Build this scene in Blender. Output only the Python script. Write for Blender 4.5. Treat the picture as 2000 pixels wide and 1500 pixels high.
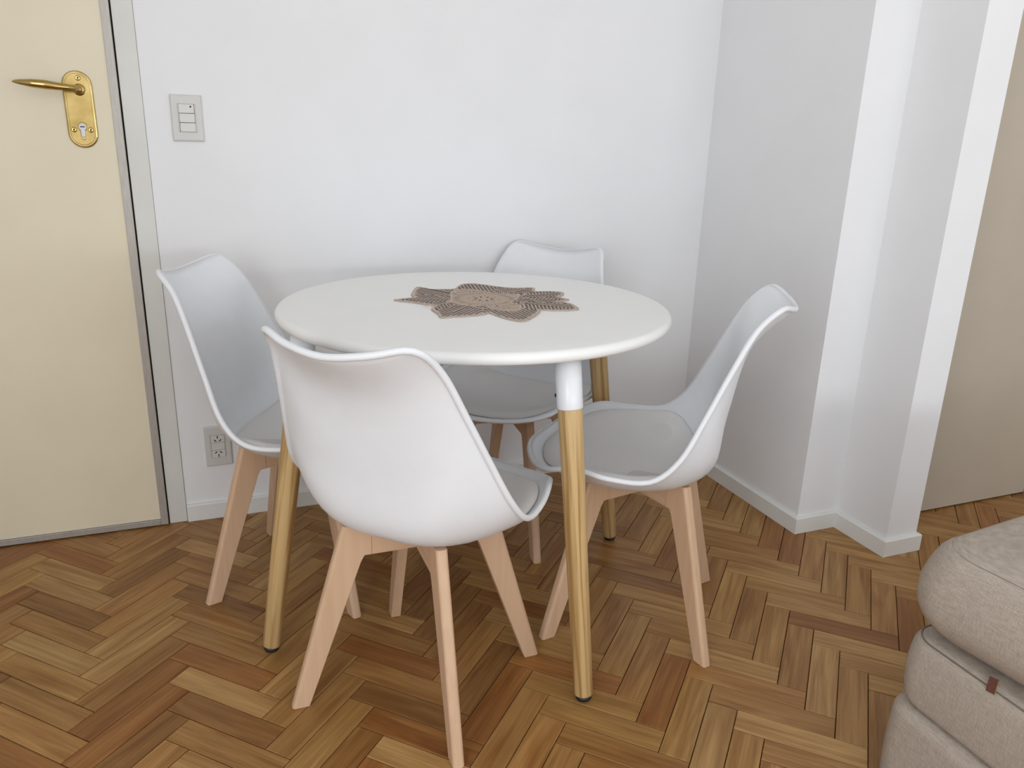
import bpy, bmesh, math, random
from mathutils import Vector, Matrix

# ------------------------------------------------------------------ clear
for o in list(bpy.data.objects):
    bpy.data.objects.remove(o, do_unlink=True)
scn = bpy.context.scene
COL = scn.collection
random.seed(7)

# ------------------------------------------------------------------ camera
cam_d = bpy.data.cameras.new('camera')
cam = bpy.data.objects.new('camera', cam_d)
COL.objects.link(cam)
RX = Vector((0.932, -0.362, 0.028)); RY = Vector((-0.084, -0.290, -0.954)); RZ = Vector((0.353, 0.886, -0.300))
RZ.normalize(); RX = (RX - RZ * RX.dot(RZ)).normalized(); RY = RZ.cross(RX)
m = Matrix(((RX.x, -RY.x, -RZ.x, -0.945), (RX.y, -RY.y, -RZ.y, -1.231), (RX.z, -RY.z, -RZ.z, 1.110), (0, 0, 0, 1)))
cam.matrix_world = m
cam_d.sensor_fit = 'HORIZONTAL'
cam_d.sensor_width = 36.0
cam_d.lens = 1518.2 / 2000 * 36.0
cam_d.clip_start = 0.02
scn.camera = cam

# ------------------------------------------------------------------ world, light, exposure
w = bpy.data.worlds.new('world'); scn.world = w; w.use_nodes = True
bg = w.node_tree.nodes['Background']
bg.inputs[0].default_value = (0.80, 0.90, 1.0, 1); bg.inputs[1].default_value = 1.0
def area(name, loc, rot, sx, sy, power, col):
    d = bpy.data.lights.new(name, 'AREA'); d.shape = 'RECTANGLE'; d.size = sx; d.size_y = sy
    d.energy = power; d.color = col
    o = bpy.data.objects.new(name, d); COL.objects.link(o); o.location = loc; o.rotation_euler = rot
    return o
# daylight coming in through an unseen, assumed wide window behind the camera
area('window_daylight', (0.42, -4.22, 1.30), (math.radians(90), 0, 0), 3.1, 2.2, 2, (0.92, 0.96, 1.0))
# added fill light aimed upward at the same window, brightens the ceiling
area('upward_fill', (0.42, -4.20, 0.90), (math.radians(155), 0, 0), 3.1, 1.2, 86, (0.93, 0.965, 1.0))
# added fill for the right wall, set in a made-up left-hand window
area('side_fill', (-2.40, -2.6, 1.35), (math.radians(90), 0, math.radians(-90)), 2.2, 1.9, 57, (0.92, 0.96, 1.0))
scn.view_settings.view_transform = 'Standard'
scn.view_settings.look = 'None'
scn.view_settings.gamma = 1.0
scn.view_settings.use_curve_mapping = False
scn.view_settings.exposure = -0.09

# ------------------------------------------------------------------ material helpers
def lin(c):
    return tuple(((v / 255) / 12.92 if v / 255 <= 0.04045 else ((v / 255 + 0.055) / 1.055) ** 2.4) for v in c) + (1,)
def new_mat(name, col, rough=0.5, metal=0.0, spec=0.5):
    mt = bpy.data.materials.new(name); mt.use_nodes = True
    b = mt.node_tree.nodes['Principled BSDF']
    b.inputs['Base Color'].default_value = col
    b.inputs['Roughness'].default_value = rough
    b.inputs['Metallic'].default_value = metal
    b.inputs['Specular IOR Level'].default_value = spec
    return mt
def N(mt, t, **kw):
    n = mt.node_tree.nodes.new(t)
    for k, v in kw.items(): setattr(n, k, v)
    return n
def L(mt, a, b): mt.node_tree.links.new(a, b)
def bsdf(mt): return mt.node_tree.nodes['Principled BSDF']
def noise_var(mt, c1, c2, scale, detail=3, coord='Object', mapscale=(1, 1, 1), bump=0.0, bump_dist=0.001, lo=0.3, hi=0.7):
    tc = N(mt, 'ShaderNodeTexCoord'); mp = N(mt, 'ShaderNodeMapping'); mp.inputs['Scale'].default_value = mapscale
    L(mt, tc.outputs[coord], mp.inputs['Vector'])
    nz = N(mt, 'ShaderNodeTexNoise'); nz.inputs['Scale'].default_value = scale; nz.inputs['Detail'].default_value = detail
    L(mt, mp.outputs[0], nz.inputs['Vector'])
    cr = N(mt, 'ShaderNodeValToRGB'); cr.color_ramp.elements[0].color = c1; cr.color_ramp.elements[1].color = c2
    cr.color_ramp.elements[0].position = lo; cr.color_ramp.elements[1].position = hi
    L(mt, nz.outputs['Fac'], cr.inputs['Fac']); L(mt, cr.outputs['Color'], bsdf(mt).inputs['Base Color'])
    if bump:
        bp = N(mt, 'ShaderNodeBump'); bp.inputs['Strength'].default_value = bump; bp.inputs['Distance'].default_value = bump_dist
        L(mt, nz.outputs['Fac'], bp.inputs['Height']); L(mt, bp.outputs[0], bsdf(mt).inputs['Normal'])
    return nz, cr
def M_plain(name, col, var=0.03, rough=0.5, metal=0.0, scale=40, bump=0.0, bd=0.0005, spec=0.5):
    mt = new_mat(name, col, rough, metal, spec)
    c1 = tuple(v * (1 - var) for v in col[:3]) + (1,); c2 = tuple(min(1, v * (1 + var)) for v in col[:3]) + (1,)
    noise_var(mt, c1, c2, scale, bump=bump, bump_dist=bd)
    return mt

MAT = {}
MAT['wall'] = M_plain('wall_paint', (0.86, 0.86, 0.865, 1), 0.012, 0.75, scale=6, spec=0.2)
MAT['ceiling'] = M_plain('ceiling_paint', (0.88, 0.88, 0.88, 1), 0.01, 0.9, scale=5, spec=0.2)
MAT['trim'] = M_plain('trim_enamel', (0.80, 0.80, 0.765, 1), 0.02, 0.45, scale=9)
MAT['jamb'] = M_plain('jamb_enamel', (0.72, 0.72, 0.67, 1), 0.03, 0.45, scale=7)
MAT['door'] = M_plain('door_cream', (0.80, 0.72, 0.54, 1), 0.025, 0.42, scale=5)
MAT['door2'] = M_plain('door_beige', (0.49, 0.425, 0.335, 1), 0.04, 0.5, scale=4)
MAT['alu'] = new_mat('aluminium_strip', (0.42, 0.41, 0.38, 1), 0.45, 0.4)
noise_var(MAT['alu'], (0.40, 0.375, 0.34, 1), (0.49, 0.46, 0.42, 1), 60, mapscale=(8, 8, 0.5))
MAT['brass'] = new_mat('polished_brass', (0.50, 0.36, 0.13, 1), 0.17, 1.0)
noise_var(MAT['brass'], (0.42, 0.30, 0.10, 1), (0.60, 0.45, 0.19, 1), 22)
MAT['steel'] = M_plain('nickel', (0.42, 0.42, 0.43, 1), 0.04, 0.35, 0.8)
MAT['dark'] = M_plain('dark_slot', (0.012, 0.011, 0.011, 1), 0.05, 0.6)
MAT['plate'] = M_plain('plate_plastic', (0.66, 0.65, 0.62, 1), 0.015, 0.38, scale=20)
MAT['plate2'] = M_plain('module_plastic', (0.70, 0.69, 0.65, 1), 0.015, 0.35, scale=20)
MAT['shell'] = M_plain('white_polypropylene', (0.83, 0.845, 0.865, 1), 0.01, 0.42, scale=30, spec=0.4)
MAT['pad'] = M_plain('pad_leatherette', (0.78, 0.76, 0.745, 1), 0.03, 0.55, scale=350, bump=0.12, bd=0.0004, spec=0.35)
MAT['ttop'] = M_plain('table_lacquer', (0.93, 0.93, 0.905, 1), 0.008, 0.40, scale=12, spec=0.4)
MAT['sleeve'] = M_plain('white_steel_sleeve', (0.86, 0.87, 0.89, 1), 0.01, 0.25, scale=12)
MAT['rubber'] = M_plain('black_rubber', (0.012, 0.012, 0.013, 1), 0.1, 0.5)
MAT['sub'] = M_plain('joint_filler_backing', (0.035, 0.017, 0.008, 1), 0.3, 0.9, scale=30)
MAT['mat_base'] = M_plain('placemat_taupe', (0.50, 0.41, 0.345, 1), 0.12, 0.85, scale=140, bump=0.2)
MAT['mat_in'] = M_plain('placemat_beige', (0.52, 0.41, 0.32, 1), 0.12, 0.85, scale=260, bump=0.2)
MAT['mat_line'] = M_plain('placemat_edge', (0.66, 0.52, 0.43, 1), 0.08, 0.8, scale=140)
MAT['mat_cut'] = M_plain('placemat_cuts', (0.04, 0.025, 0.022, 1), 0.3, 0.9, scale=90)
MAT['leather'] = M_plain('tag_leather', (0.10, 0.028, 0.016, 1), 0.2, 0.55, scale=200)
MAT['brick_ext'] = M_plain('window_frame_white', (0.75, 0.75, 0.75, 1), 0.02, 0.5)

def wood_mat(name, base, dark, scale=1.0, along=2, rough=0.45, contrast=1.0, objrand=False):
    """straight grained timber; grain runs along object axis `along`"""
    mt = new_mat(name, base, rough)
    tc = N(mt, 'ShaderNodeTexCoord'); mp = N(mt, 'ShaderNodeMapping')
    s = [60 * scale] * 3; s[along] = 1.6 * scale
    mp.inputs['Scale'].default_value = s
    add = N(mt, 'ShaderNodeVectorMath', operation='ADD')
    oi = N(mt, 'ShaderNodeObjectInfo'); mul = N(mt, 'ShaderNodeMath', operation='MULTIPLY'); mul.inputs[1].default_value = 11.3
    L(mt, oi.outputs['Random'], mul.inputs[0]); L(mt, tc.outputs['Object'], add.inputs[0]); L(mt, mul.outputs[0], add.inputs[1])
    L(mt, add.outputs[0], mp.inputs['Vector'])
    nz = N(mt, 'ShaderNodeTexNoise'); nz.inputs['Scale'].default_value = 1.0; nz.inputs['Detail'].default_value = 4; nz.inputs['Distortion'].default_value = 0.6
    L(mt, mp.outputs[0], nz.inputs['Vector'])
    cr = N(mt, 'ShaderNodeValToRGB')
    cr.color_ramp.elements[0].color = dark; cr.color_ramp.elements[0].position = 0.5 - 0.17 / contrast
    cr.color_ramp.elements[1].color = base; cr.color_ramp.elements[1].position = 0.5 + 0.10 / contrast
    L(mt, nz.outputs['Fac'], cr.inputs['Fac']); L(mt, cr.outputs[0], bsdf(mt).inputs['Base Color'])
    return mt
MAT['beech'] = wood_mat('beech', (0.67, 0.455, 0.295, 1), (0.61, 0.40, 0.25, 1), 1.0, 2, 0.5, 0.8)
MAT['beech_rail'] = wood_mat('beech_rail', (0.67, 0.455, 0.295, 1), (0.61, 0.40, 0.25, 1), 1.0, 0, 0.5, 0.8)
MAT['pine'] = wood_mat('pine', (0.64, 0.44, 0.205, 1), (0.38, 0.22, 0.075, 1), 1.3, 2, 0.38, 1.6)

def plank_mat(name, source):
    mt = new_mat(name, (0.3, 0.16, 0.07, 1), 0.33, 0.0, 0.32)
    uv = N(mt, 'ShaderNodeUVMap'); uv.uv_map = 'UVMap'
    add = N(mt, 'ShaderNodeVectorMath', operation='ADD')
    L(mt, uv.outputs[0], add.inputs[0])
    if source == 'object':
        oi = N(mt, 'ShaderNodeObjectInfo'); tone = oi.outputs['Color']
        mu = N(mt, 'ShaderNodeMath', operation='MULTIPLY'); mu.inputs[1].default_value = 37.0
        L(mt, oi.outputs['Random'], mu.inputs[0]); L(mt, mu.outputs[0], add.inputs[1])
    else:
        at = N(mt, 'ShaderNodeAttribute'); at.attribute_name = 'tone'; tone = at.outputs['Color']
        gm = N(mt, 'ShaderNodeNewGeometry')
        mu = N(mt, 'ShaderNodeMath', operation='MULTIPLY'); mu.inputs[1].default_value = 37.0
        L(mt, gm.outputs['Random Per Island'], mu.inputs[0]); L(mt, mu.outputs[0], add.inputs[1])
    mp = N(mt, 'ShaderNodeMapping'); mp.inputs['Scale'].default_value = (5, 120, 1)
    L(mt, add.outputs[0], mp.inputs['Vector'])
    nz = N(mt, 'ShaderNodeTexNoise'); nz.inputs['Scale'].default_value = 1.0; nz.inputs['Detail'].default_value = 5; nz.inputs['Distortion'].default_value = 0.8
    L(mt, mp.outputs[0], nz.inputs['Vector'])
    mp2 = N(mt, 'ShaderNodeMapping'); mp2.inputs['Scale'].default_value = (3, 26, 1); mp2.inputs['Location'].default_value = (3.1, 1.7, 0)
    L(mt, add.outputs[0], mp2.inputs['Vector'])
    nz2 = N(mt, 'ShaderNodeTexNoise'); nz2.inputs['Scale'].default_value = 1.0; nz2.inputs['Detail'].default_value = 2; nz2.inputs['Distortion'].default_value = 1.2
    L(mt, mp2.outputs[0], nz2.inputs['Vector'])
    cr = N(mt, 'ShaderNodeValToRGB')
    cr.color_ramp.elements[0].position = 0.25; cr.color_ramp.elements[0].color = (0.72, 0.68, 0.62, 1)
    cr.color_ramp.elements[1].position = 0.75; cr.color_ramp.elements[1].color = (1.18, 1.20, 1.22, 1)
    L(mt, nz.outputs['Fac'], cr.inputs['Fac'])
    cr2 = N(mt, 'ShaderNodeValToRGB')
    cr2.color_ramp.elements[0].position = 0.30; cr2.color_ramp.elements[0].color = (0.76, 0.64, 0.53, 1)
    cr2.color_ramp.elements[1].position = 0.62; cr2.color_ramp.elements[1].color = (1.08, 1.10, 1.12, 1)
    L(mt, nz2.outputs['Fac'], cr2.inputs['Fac'])
    m1 = N(mt, 'ShaderNodeMix', data_type='RGBA', blend_type='MULTIPLY'); m1.inputs['Factor'].default_value = 1.0
    L(mt, tone, m1.inputs[6]); L(mt, cr.outputs[0], m1.inputs[7])
    m2 = N(mt, 'ShaderNodeMix', data_type='RGBA', blend_type='MULTIPLY'); m2.inputs['Factor'].default_value = 1.0
    L(mt, m1.outputs[2], m2.inputs[6]); L(mt, cr2.outputs[0], m2.inputs[7])
    L(mt, m2.outputs[2], bsdf(mt).inputs['Base Color'])
    rr = N(mt, 'ShaderNodeMapRange'); rr.inputs[3].default_value = 0.40; rr.inputs[4].default_value = 0.28
    L(mt, nz.outputs['Fac'], rr.inputs[0]); L(mt, rr.outputs[0], bsdf(mt).inputs['Roughness'])
    return mt
MAT['plank_o'] = plank_mat('varnished_oak_block', 'object')
MAT['plank_a'] = plank_mat('varnished_oak_field', 'attr')

def fabric_mat(name, c, c2):
    mt = new_mat(name, c, 0.9, 0, 0.15)
    tc = N(mt, 'ShaderNodeTexCoord')
    outs = []
    for sc in ((700, 700, 55), (55, 55, 700)):
        mp = N(mt, 'ShaderNodeMapping'); mp.inputs['Scale'].default_value = sc; L(mt, tc.outputs['Object'], mp.inputs[0])
        nz = N(mt, 'ShaderNodeTexNoise'); nz.inputs['Scale'].default_value = 1; nz.inputs['Detail'].default_value = 2
        L(mt, mp.outputs[0], nz.inputs['Vector']); outs.append(nz.outputs['Fac'])
    mx = N(mt, 'ShaderNodeMath', operation='ADD'); L(mt, outs[0], mx.inputs[0]); L(mt, outs[1], mx.inputs[1])
    hf = N(mt, 'ShaderNodeMath', operation='MULTIPLY'); hf.inputs[1].default_value = 0.5; L(mt, mx.outputs[0], hf.inputs[0])
    cr = N(mt, 'ShaderNodeValToRGB'); cr.color_ramp.elements[0].color = c2; cr.color_ramp.elements[0].position = 0.36
    cr.color_ramp.elements[1].color = c; cr.color_ramp.elements[1].position = 0.64
    L(mt, hf.outputs[0], cr.inputs[0]); L(mt, cr.outputs[0], bsdf(mt).inputs['Base Color'])
    bp = N(mt, 'ShaderNodeBump'); bp.inputs['Strength'].default_value = 0.25; bp.inputs['Distance'].default_value = 0.0006
    L(mt, hf.outputs[0], bp.inputs['Height']); L(mt, bp.outputs[0], bsdf(mt).inputs['Normal'])
    return mt
MAT['seam'] = M_plain('seam_thread', (0.19, 0.16, 0.13, 1), 0.1, 0.9, scale=300)
MAT['fabric'] = fabric_mat('greige_weave', (0.50, 0.43, 0.36, 1), (0.36, 0.305, 0.25, 1))

# ------------------------------------------------------------------ mesh helpers
def link(name, me, mat, parent=None, smooth=False, loc=None):
    o = bpy.data.objects.new(name, me); COL.objects.link(o)
    if mat is not None and not me.materials: me.materials.append(MAT[mat] if isinstance(mat, str) else mat)
    if parent is not None: o.parent = parent
    if smooth:
        for p in me.polygons: p.use_smooth = True
    if loc is not None: o.location = loc
    return o
def empty(name, loc=(0, 0, 0), rz=0.0):
    o = bpy.data.objects.new(name, None); COL.objects.link(o); o.location = loc; o.rotation_euler = (0, 0, rz)
    o.empty_display_size = 0.1
    return o
def tag(o, label=None, cat=None, group=None, kind=None):
    if label: o['label'] = label
    if cat: o['category'] = cat
    if group: o['group'] = group
    if kind: o['kind'] = kind
    return o
def bm_mesh(name, bm):
    bmesh.ops.recalc_face_normals(bm, faces=bm.faces[:])
    me = bpy.data.meshes.new(name); bm.to_mesh(me); bm.free(); return me
def box_bm(bm, x0, x1, y0, y1, z0, z1):
    vs = [bm.verts.new(v) for v in ((x0, y0, z0), (x1, y0, z0), (x1, y1, z0), (x0, y1, z0), (x0, y0, z1), (x1, y0, z1), (x1, y1, z1), (x0, y1, z1))]
    for f in ((0, 3, 2, 1), (4, 5, 6, 7), (0, 1, 5, 4), (1, 2, 6, 5), (2, 3, 7, 6), (3, 0, 4, 7)): bm.faces.new([vs[i] for i in f])
    return vs
def box(name, x0, x1, y0, y1, z0, z1, mat, parent=None, bev=0.0, seg=2):
    bm = bmesh.new(); box_bm(bm, x0, x1, y0, y1, z0, z1)
    if bev: bmesh.ops.bevel(bm, geom=bm.edges[:], offset=bev, segments=seg, profile=0.5, affect='EDGES')
    return link(name, bm_mesh(name, bm), mat, parent, smooth=False)
def prism(name, poly, z0, z1, mat, parent=None, bev=0.0, axis='z'):
    """polygon extruded; axis 'z': poly is (x,y) between z0,z1; axis 'y': poly is (x,z) between y=z0,z1"""
    bm = bmesh.new()
    mk = (lambda a, b, c: (a, b, c)) if axis == 'z' else (lambda a, b, c: (a, c, b))
    lo = [bm.verts.new(mk(a, b, z0)) for a, b in poly]; hi = [bm.verts.new(mk(a, b, z1)) for a, b in poly]
    n = len(poly)
    bm.faces.new(lo); bm.faces.new(hi)
    for i in range(n): bm.faces.new((lo[i], lo[(i + 1) % n], hi[(i + 1) % n], hi[i]))
    bmesh.ops.recalc_face_normals(bm, faces=bm.faces[:])
    if bev:
        top = [e for e in bm.edges if (e.verts[0] in hi and e.verts[1] in hi)]
        bmesh.ops.bevel(bm, geom=top, offset=bev, segments=2, profile=0.5, affect='EDGES')
    return link(name, bm_mesh(name, bm), mat, parent)
def lathe(name, prof, mat, parent=None, seg=40, M4=None, smooth=True):
    bm = bmesh.new(); rings = []
    for r, z in prof:
        if r < 1e-6: rings.append([bm.verts.new((0, 0, z))])
        else: rings.append([bm.verts.new((r * math.cos(2 * math.pi * k / seg), r * math.sin(2 * math.pi * k / seg), z)) for k in range(seg)])
    for a, b in zip(rings, rings[1:]):
        for k in range(seg):
            k2 = (k + 1) % seg
            if len(a) == 1 and len(b) == 1: continue
            if len(a) == 1: bm.faces.new((a[0], b[k], b[k2]))
            elif len(b) == 1: bm.faces.new((a[k], b[0], a[k2]))
            else: bm.faces.new((a[k], a[k2], b[k2], b[k]))
    if M4 is not None: bmesh.ops.transform(bm, matrix=M4, verts=bm.verts[:])
    return link(name, bm_mesh(name, bm), mat, parent, smooth=smooth)
def tube_bm(bm, pts, rad, seg=8, closed=False):
    n = len(pts); rings = []
    up0 = Vector((0, 0, 1))
    for i, p in enumerate(pts):
        p = Vector(p)
        a = Vector(pts[(i - 1) % n] if (closed or i > 0) else pts[0]); b = Vector(pts[(i + 1) % n] if (closed or i < n - 1) else pts[-1])
        t = (b - a).normalized()
        u = t.cross(up0)
        if u.length < 1e-3: u = t.cross(Vector((1, 0, 0)))
        u.normalize(); v = t.cross(u)
        r = rad[i] if isinstance(rad, (list, tuple)) else rad
        rings.append([bm.verts.new(p + (u * math.cos(2 * math.pi * k / seg) + v * math.sin(2 * math.pi * k / seg)) * r) for k in range(seg)])
    m_ = n if closed else n - 1
    for i in range(m_):
        a = rings[i]; b = rings[(i + 1) % n]
        for k in range(seg): bm.faces.new((a[k], a[(k + 1) % seg], b[(k + 1) % seg], b[k]))
    if not closed:
        bm.faces.new(rings[0]); bm.faces.new(rings[-1])
def cat_rom(P, n=8):
    Q = [P[0] * 2 - P[1]] + list(P) + [P[-1] * 2 - P[-2]]; o = []
    for i in range(1, len(Q) - 2):
        a, b, c, d = Q[i - 1:i + 3]
        for k in range(n):
            t = k / n
            o.append(0.5 * ((2 * b) + (c - a) * t + (2 * a - 5 * b + 4 * c - d) * t * t + (-a + 3 * b - 3 * c + d) * t ** 3))
    o.append(P[-1]); return o

# ------------------------------------------------------------------ THE ROOM
YB = 1.056        # face of the back wall
ZC = 2.60
def struct(o): o['kind'] = 'structure'; return o
XL, XR, YF = -2.45, 2.60, -4.30

# back wall, with the opening of the entrance door at its left end
DX0, DX1 = -1.96, -1.061   # outer limits of door and jamb
bm = bmesh.new()
for b in ((DX1, 0.648, YB, YB + 0.12, 0, ZC), (DX0, DX1, YB, YB + 0.12, 2.10, ZC), (XL, DX0, YB, YB + 0.12, 0, ZC)): box_bm(bm, *b)
struct(link('wall_back', bm_mesh('wall_back', bm), 'wall'))
# right wall with its stepped column
struct(prism('wall_right', [(0.648, YB + 0.12), (0.648, 0.416), (0.797, 0.416), (0.797, 0.222), (0.912, 0.222), (0.912, 0.47), (0.912, YB + 0.12)], 0, ZC, 'wall'))
struct(box('wall_far_right', 1.66, XR, 0.40, 0.52, 0, ZC, 'wall'))
struct(box('wall_over_door', 0.912, 1.66, 0.40, 0.52, 2.10, ZC, 'wall'))
bm = bmesh.new()
for b in ((XL - 0.1, XL, -1.45, YB + 0.12, 0, ZC), (XL - 0.1, XL, YF, -3.75, 0, ZC), (XL - 0.1, XL, -3.75, -1.45, 0, 0.35), (XL - 0.1, XL, -3.75, -1.45, 2.35, ZC)): box_bm(bm, *b)
struct(link('wall_left', bm_mesh('wall_left', bm), 'wall'))
bm = bmesh.new()
for b in ((XL - 0.08, XL - 0.03, -3.75, -3.70, 0.35, 2.35), (XL - 0.08, XL - 0.03, -1.50, -1.45, 0.35, 2.35), (XL - 0.08, XL - 0.03, -2.625, -2.575, 0.40, 2.30), (XL - 0.08, XL - 0.03, -3.70, -1.50, 0.35, 0.40), (XL - 0.08, XL - 0.03, -3.70, -1.50, 2.30, 2.35)): box_bm(bm, *b)
struct(link('added_window', bm_mesh('added_window', bm), 'brick_ext'))  # frame of the made-up window that holds the side fill light
struct(box('wall_side', XR, XR + 0.1, YF, 0.52, 0, ZC, 'wall'))
# wall behind the camera with the opening of the unseen, assumed window
bm = bmesh.new()
WX0, WX1, WZ0, WZ1 = -1.20, 2.05, 0.10, 2.45
for b in ((XL, WX0, YF - 0.15, YF, 0, ZC), (WX1, XR, YF - 0.15, YF, 0, ZC), (WX0, WX1, YF - 0.15, YF, 0, WZ0), (WX0, WX1, YF - 0.15, YF, WZ1, ZC)): box_bm(bm, *b)
struct(link('wall_front', bm_mesh('wall_front', bm), 'wall'))
bm = bmesh.new()
for b in ((WX0, WX0 + 0.05, YF - 0.10, YF - 0.05, WZ0, WZ1), (WX1 - 0.05, WX1, YF - 0.10, YF - 0.05, WZ0, WZ1), (0.400, 0.450, YF - 0.10, YF - 0.05, WZ0, WZ1), (WX0 + 0.05, 0.400, YF - 0.10, YF - 0.05, WZ0, WZ0 + 0.05), (0.450, WX1 - 0.05, YF - 0.10, YF - 0.05, WZ0, WZ0 + 0.05), (WX0 + 0.05, 0.400, YF - 0.10, YF - 0.05, WZ1 - 0.05, WZ1), (0.450, WX1 - 0.05, YF - 0.10, YF - 0.05, WZ1 - 0.05, WZ1)): box_bm(bm, *b)
struct(link('window_1', bm_mesh('window_1', bm), 'brick_ext'))
struct(box('ceiling', XL - 0.1, XR + 0.1, YF - 0.15, YB + 0.12, ZC, ZC + 0.1, 'ceiling'))

# baseboards (mitred runs with a rounded top arris)
def baseboard(name, pts, side, h=0.052, t=0.012):
    """pts: polyline of the wall face; side=+1 board lies to the left of travel"""
    bm = bmesh.new(); n = len(pts); off = []
    for i in range(n):
        p = Vector(pts[i]); ds = []
        if i > 0: ds.append((p - Vector(pts[i - 1])).normalized())
        if i < n - 1: ds.append((Vector(pts[i + 1]) - p).normalized())
        ns = [Vector((-d.y, d.x)) * side for d in ds]
        o_ = ns[0] if len(ns) == 1 else (ns[0] + ns[1]) / (1 + ns[0].dot(ns[1]))
        off.append(p + o_ * t)
    prof = lambda p, q: [(p.x, p.y, 0.0), (q.x, q.y, 0.0), (q.x, q.y, h - 0.004), (q.x + (p.x - q.x) * 0.3, q.y + (p.y - q.y) * 0.3, h), (p.x, p.y, h)]
    rows = [[bm.verts.new(v) for v in prof(Vector(pts[i]), off[i])] for i in range(n)]
    for a, b in zip(rows, rows[1:]):
        for k in range(5): bm.faces.new((a[k], a[(k + 1) % 5], b[(k + 1) % 5], b[k]))
    bm.faces.new(rows[0]); bm.faces.new(rows[-1])
    return struct(link(name, bm_mesh(name, bm), 'trim'))
baseboard('baseboard_back', [(-1.060, YB), (0.636, YB)], -1)
baseboard('baseboard_right', [(0.648, YB), (0.648, 0.416), (0.797, 0.416), (0.797, 0.222), (0.912, 0.222), (0.912, 0.395)], -1)

# entrance door
d1 = struct(empty('door_1', (-1.53, 1.06, 0)))
def rel(o, p):
    o.parent = p; o.matrix_parent_inverse = Matrix.Translation(-p.location); return o
rel(box('leaf', DX0 + 0.05, -1.1325, 1.044, 1.084, 0.022, 2.05, 'door'), d1)
rel(box('edge_strip', -1.1325, -1.1130, 1.040, 1.084, 0.004, 2.05, 'alu', bev=0.0008), d1)
rel(box('kick_strip', DX0 + 0.05, -1.1330, 1.040, 1.084, 0.004, 0.021, 'alu', bev=0.0008), d1)
struct(box('trim_1', -1.1095, DX1 - 0.0005, 1.050, 1.15, 0.0, 2.10, 'jamb', bev=0.0015))
struct(box('trim_2', DX0 + 0.0005, DX0 + 0.048, 1.050, 1.15, 0.0, 2.10, 'jamb', bev=0.0015))
struct(box('trim_3', DX0 + 0.0485, -1.110, 1.050, 1.15, 2.052, 2.0995, 'jamb', bev=0.0015))
struct(box('dark_backing_1', DX0 + 0.0485, -1.110, 1.10, 1.12, 0.0, 2.051, 'sub'))  # dark board added behind the leaf so the gap reads black

# brass handle set, part of the door
def stadium(cx, cz, wd, ht, n=16):
    r = wd / 2; hz = ht / 2 - r; o = []
    for k in range(n + 1): a = math.pi * k / n; o.append((cx + r * math.cos(a), cz + hz + r * math.sin(a)))
    for k in range(n + 1): a = math.pi + math.pi * k / n; o.append((cx + r * math.cos(a), cz - hz + r * math.sin(a)))
    return o
PX, PZ = -1.203, 1.150
def yplate(name, poly, y_back, y_front, mat, parent, bev=0.0, seg=3):
    bm = bmesh.new()
    a = [bm.verts.new((x, y_back, z)) for x, z in poly]; b = [bm.verts.new((x, y_front, z)) for x, z in poly]
    n = len(poly); bm.faces.new(a); f = bm.faces.new(b)
    for i in range(n): bm.faces.new((a[i], a[(i + 1) % n], b[(i + 1) % n], b[i]))
    bmesh.ops.recalc_face_normals(bm, faces=bm.faces[:])
    if bev: bmesh.ops.bevel(bm, geom=[e for e in bm.edges if e.verts[0] in b and e.verts[1] in b], offset=bev, segments=seg, profile=0.5, affect='EDGES')
    o = link(name, bm_mesh(name, bm), mat)
    return rel(o, parent)
hp = yplate('handle_plate', stadium(PX, PZ, 0.066, 0.180), 1.044, 1.0385, 'brass', d1, 0.0035)
yplate('plate_panel', stadium(PX, PZ, 0.053, 0.167), 1.0385, 1.0372, 'brass', d1, 0.0010, 2)
def ylathe(name, prof, x, z, mat, parent, seg=24):
    # lathe whose axis points toward -y ; prof (r, y)
    bm = bmesh.new(); rings = []
    for r, y in prof:
        rings.append([bm.verts.new((x, y, z))] if r < 1e-6 else [bm.verts.new((x + r * math.cos(2 * math.pi * k / seg), y, z + r * math.sin(2 * math.pi * k / seg))) for k in range(seg)])
    for a, b in zip(rings, rings[1:]):
        for k in range(seg):
            k2 = (k + 1) % seg
            if len(a) == 1: bm.faces.new((a[0], b[k], b[k2]))
            elif len(b) == 1: bm.faces.new((a[k], b[0], a[k2]))
            else: bm.faces.new((a[k], a[k2], b[k2], b[k]))
    o = link(name, bm_mesh(name, bm), mat, smooth=True)
    o.parent = parent; o.matrix_parent_inverse = (parent.matrix_parent_inverse.inverted() if False else Matrix.Translation(-d1.location))
    return o
# lever: swelling tapered bar leaving the plate and turning left
bm = bmesh.new()
hz = 1.196
path = [Vector((PX + 0.004, 1.040, hz)), Vector((PX + 0.003, 1.020, hz)), Vector((PX + 0.001, 1.000, hz + 0.001)), Vector((PX - 0.010, 0.990, hz + 0.002)), Vector((PX - 0.030, 0.987, hz + 0.003)), Vector((PX - 0.060, 0.987, hz + 0.006)), Vector((PX - 0.090, 0.989, hz + 0.008)), Vector((PX - 0.118, 0.992, hz + 0.010)), Vector((PX - 0.128, 0.993, hz + 0.010))]
pp = cat_rom(path, 6)
rr = []
keys = [0.0085, 0.0080, 0.0075, 0.0072, 0.0085, 0.0105, 0.0092, 0.0048, 0.0015]
for i in range(len(pp)):
    t = i / 6; k = min(int(t), 7); rr.append(keys[k] + (keys[k + 1] - keys[k]) * (t - k))
tube_bm(bm, pp, rr, 14)
rel(link('lever', bm_mesh('lever', bm), 'brass', smooth=True), d1)
o = ylathe('rosette', [(0.0, 1.0372), (0.0140, 1.0372), (0.0135, 1.0335), (0.0105, 1.0310), (0.0, 1.0305)], PX + 0.004, hz, 'brass', d1)
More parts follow.
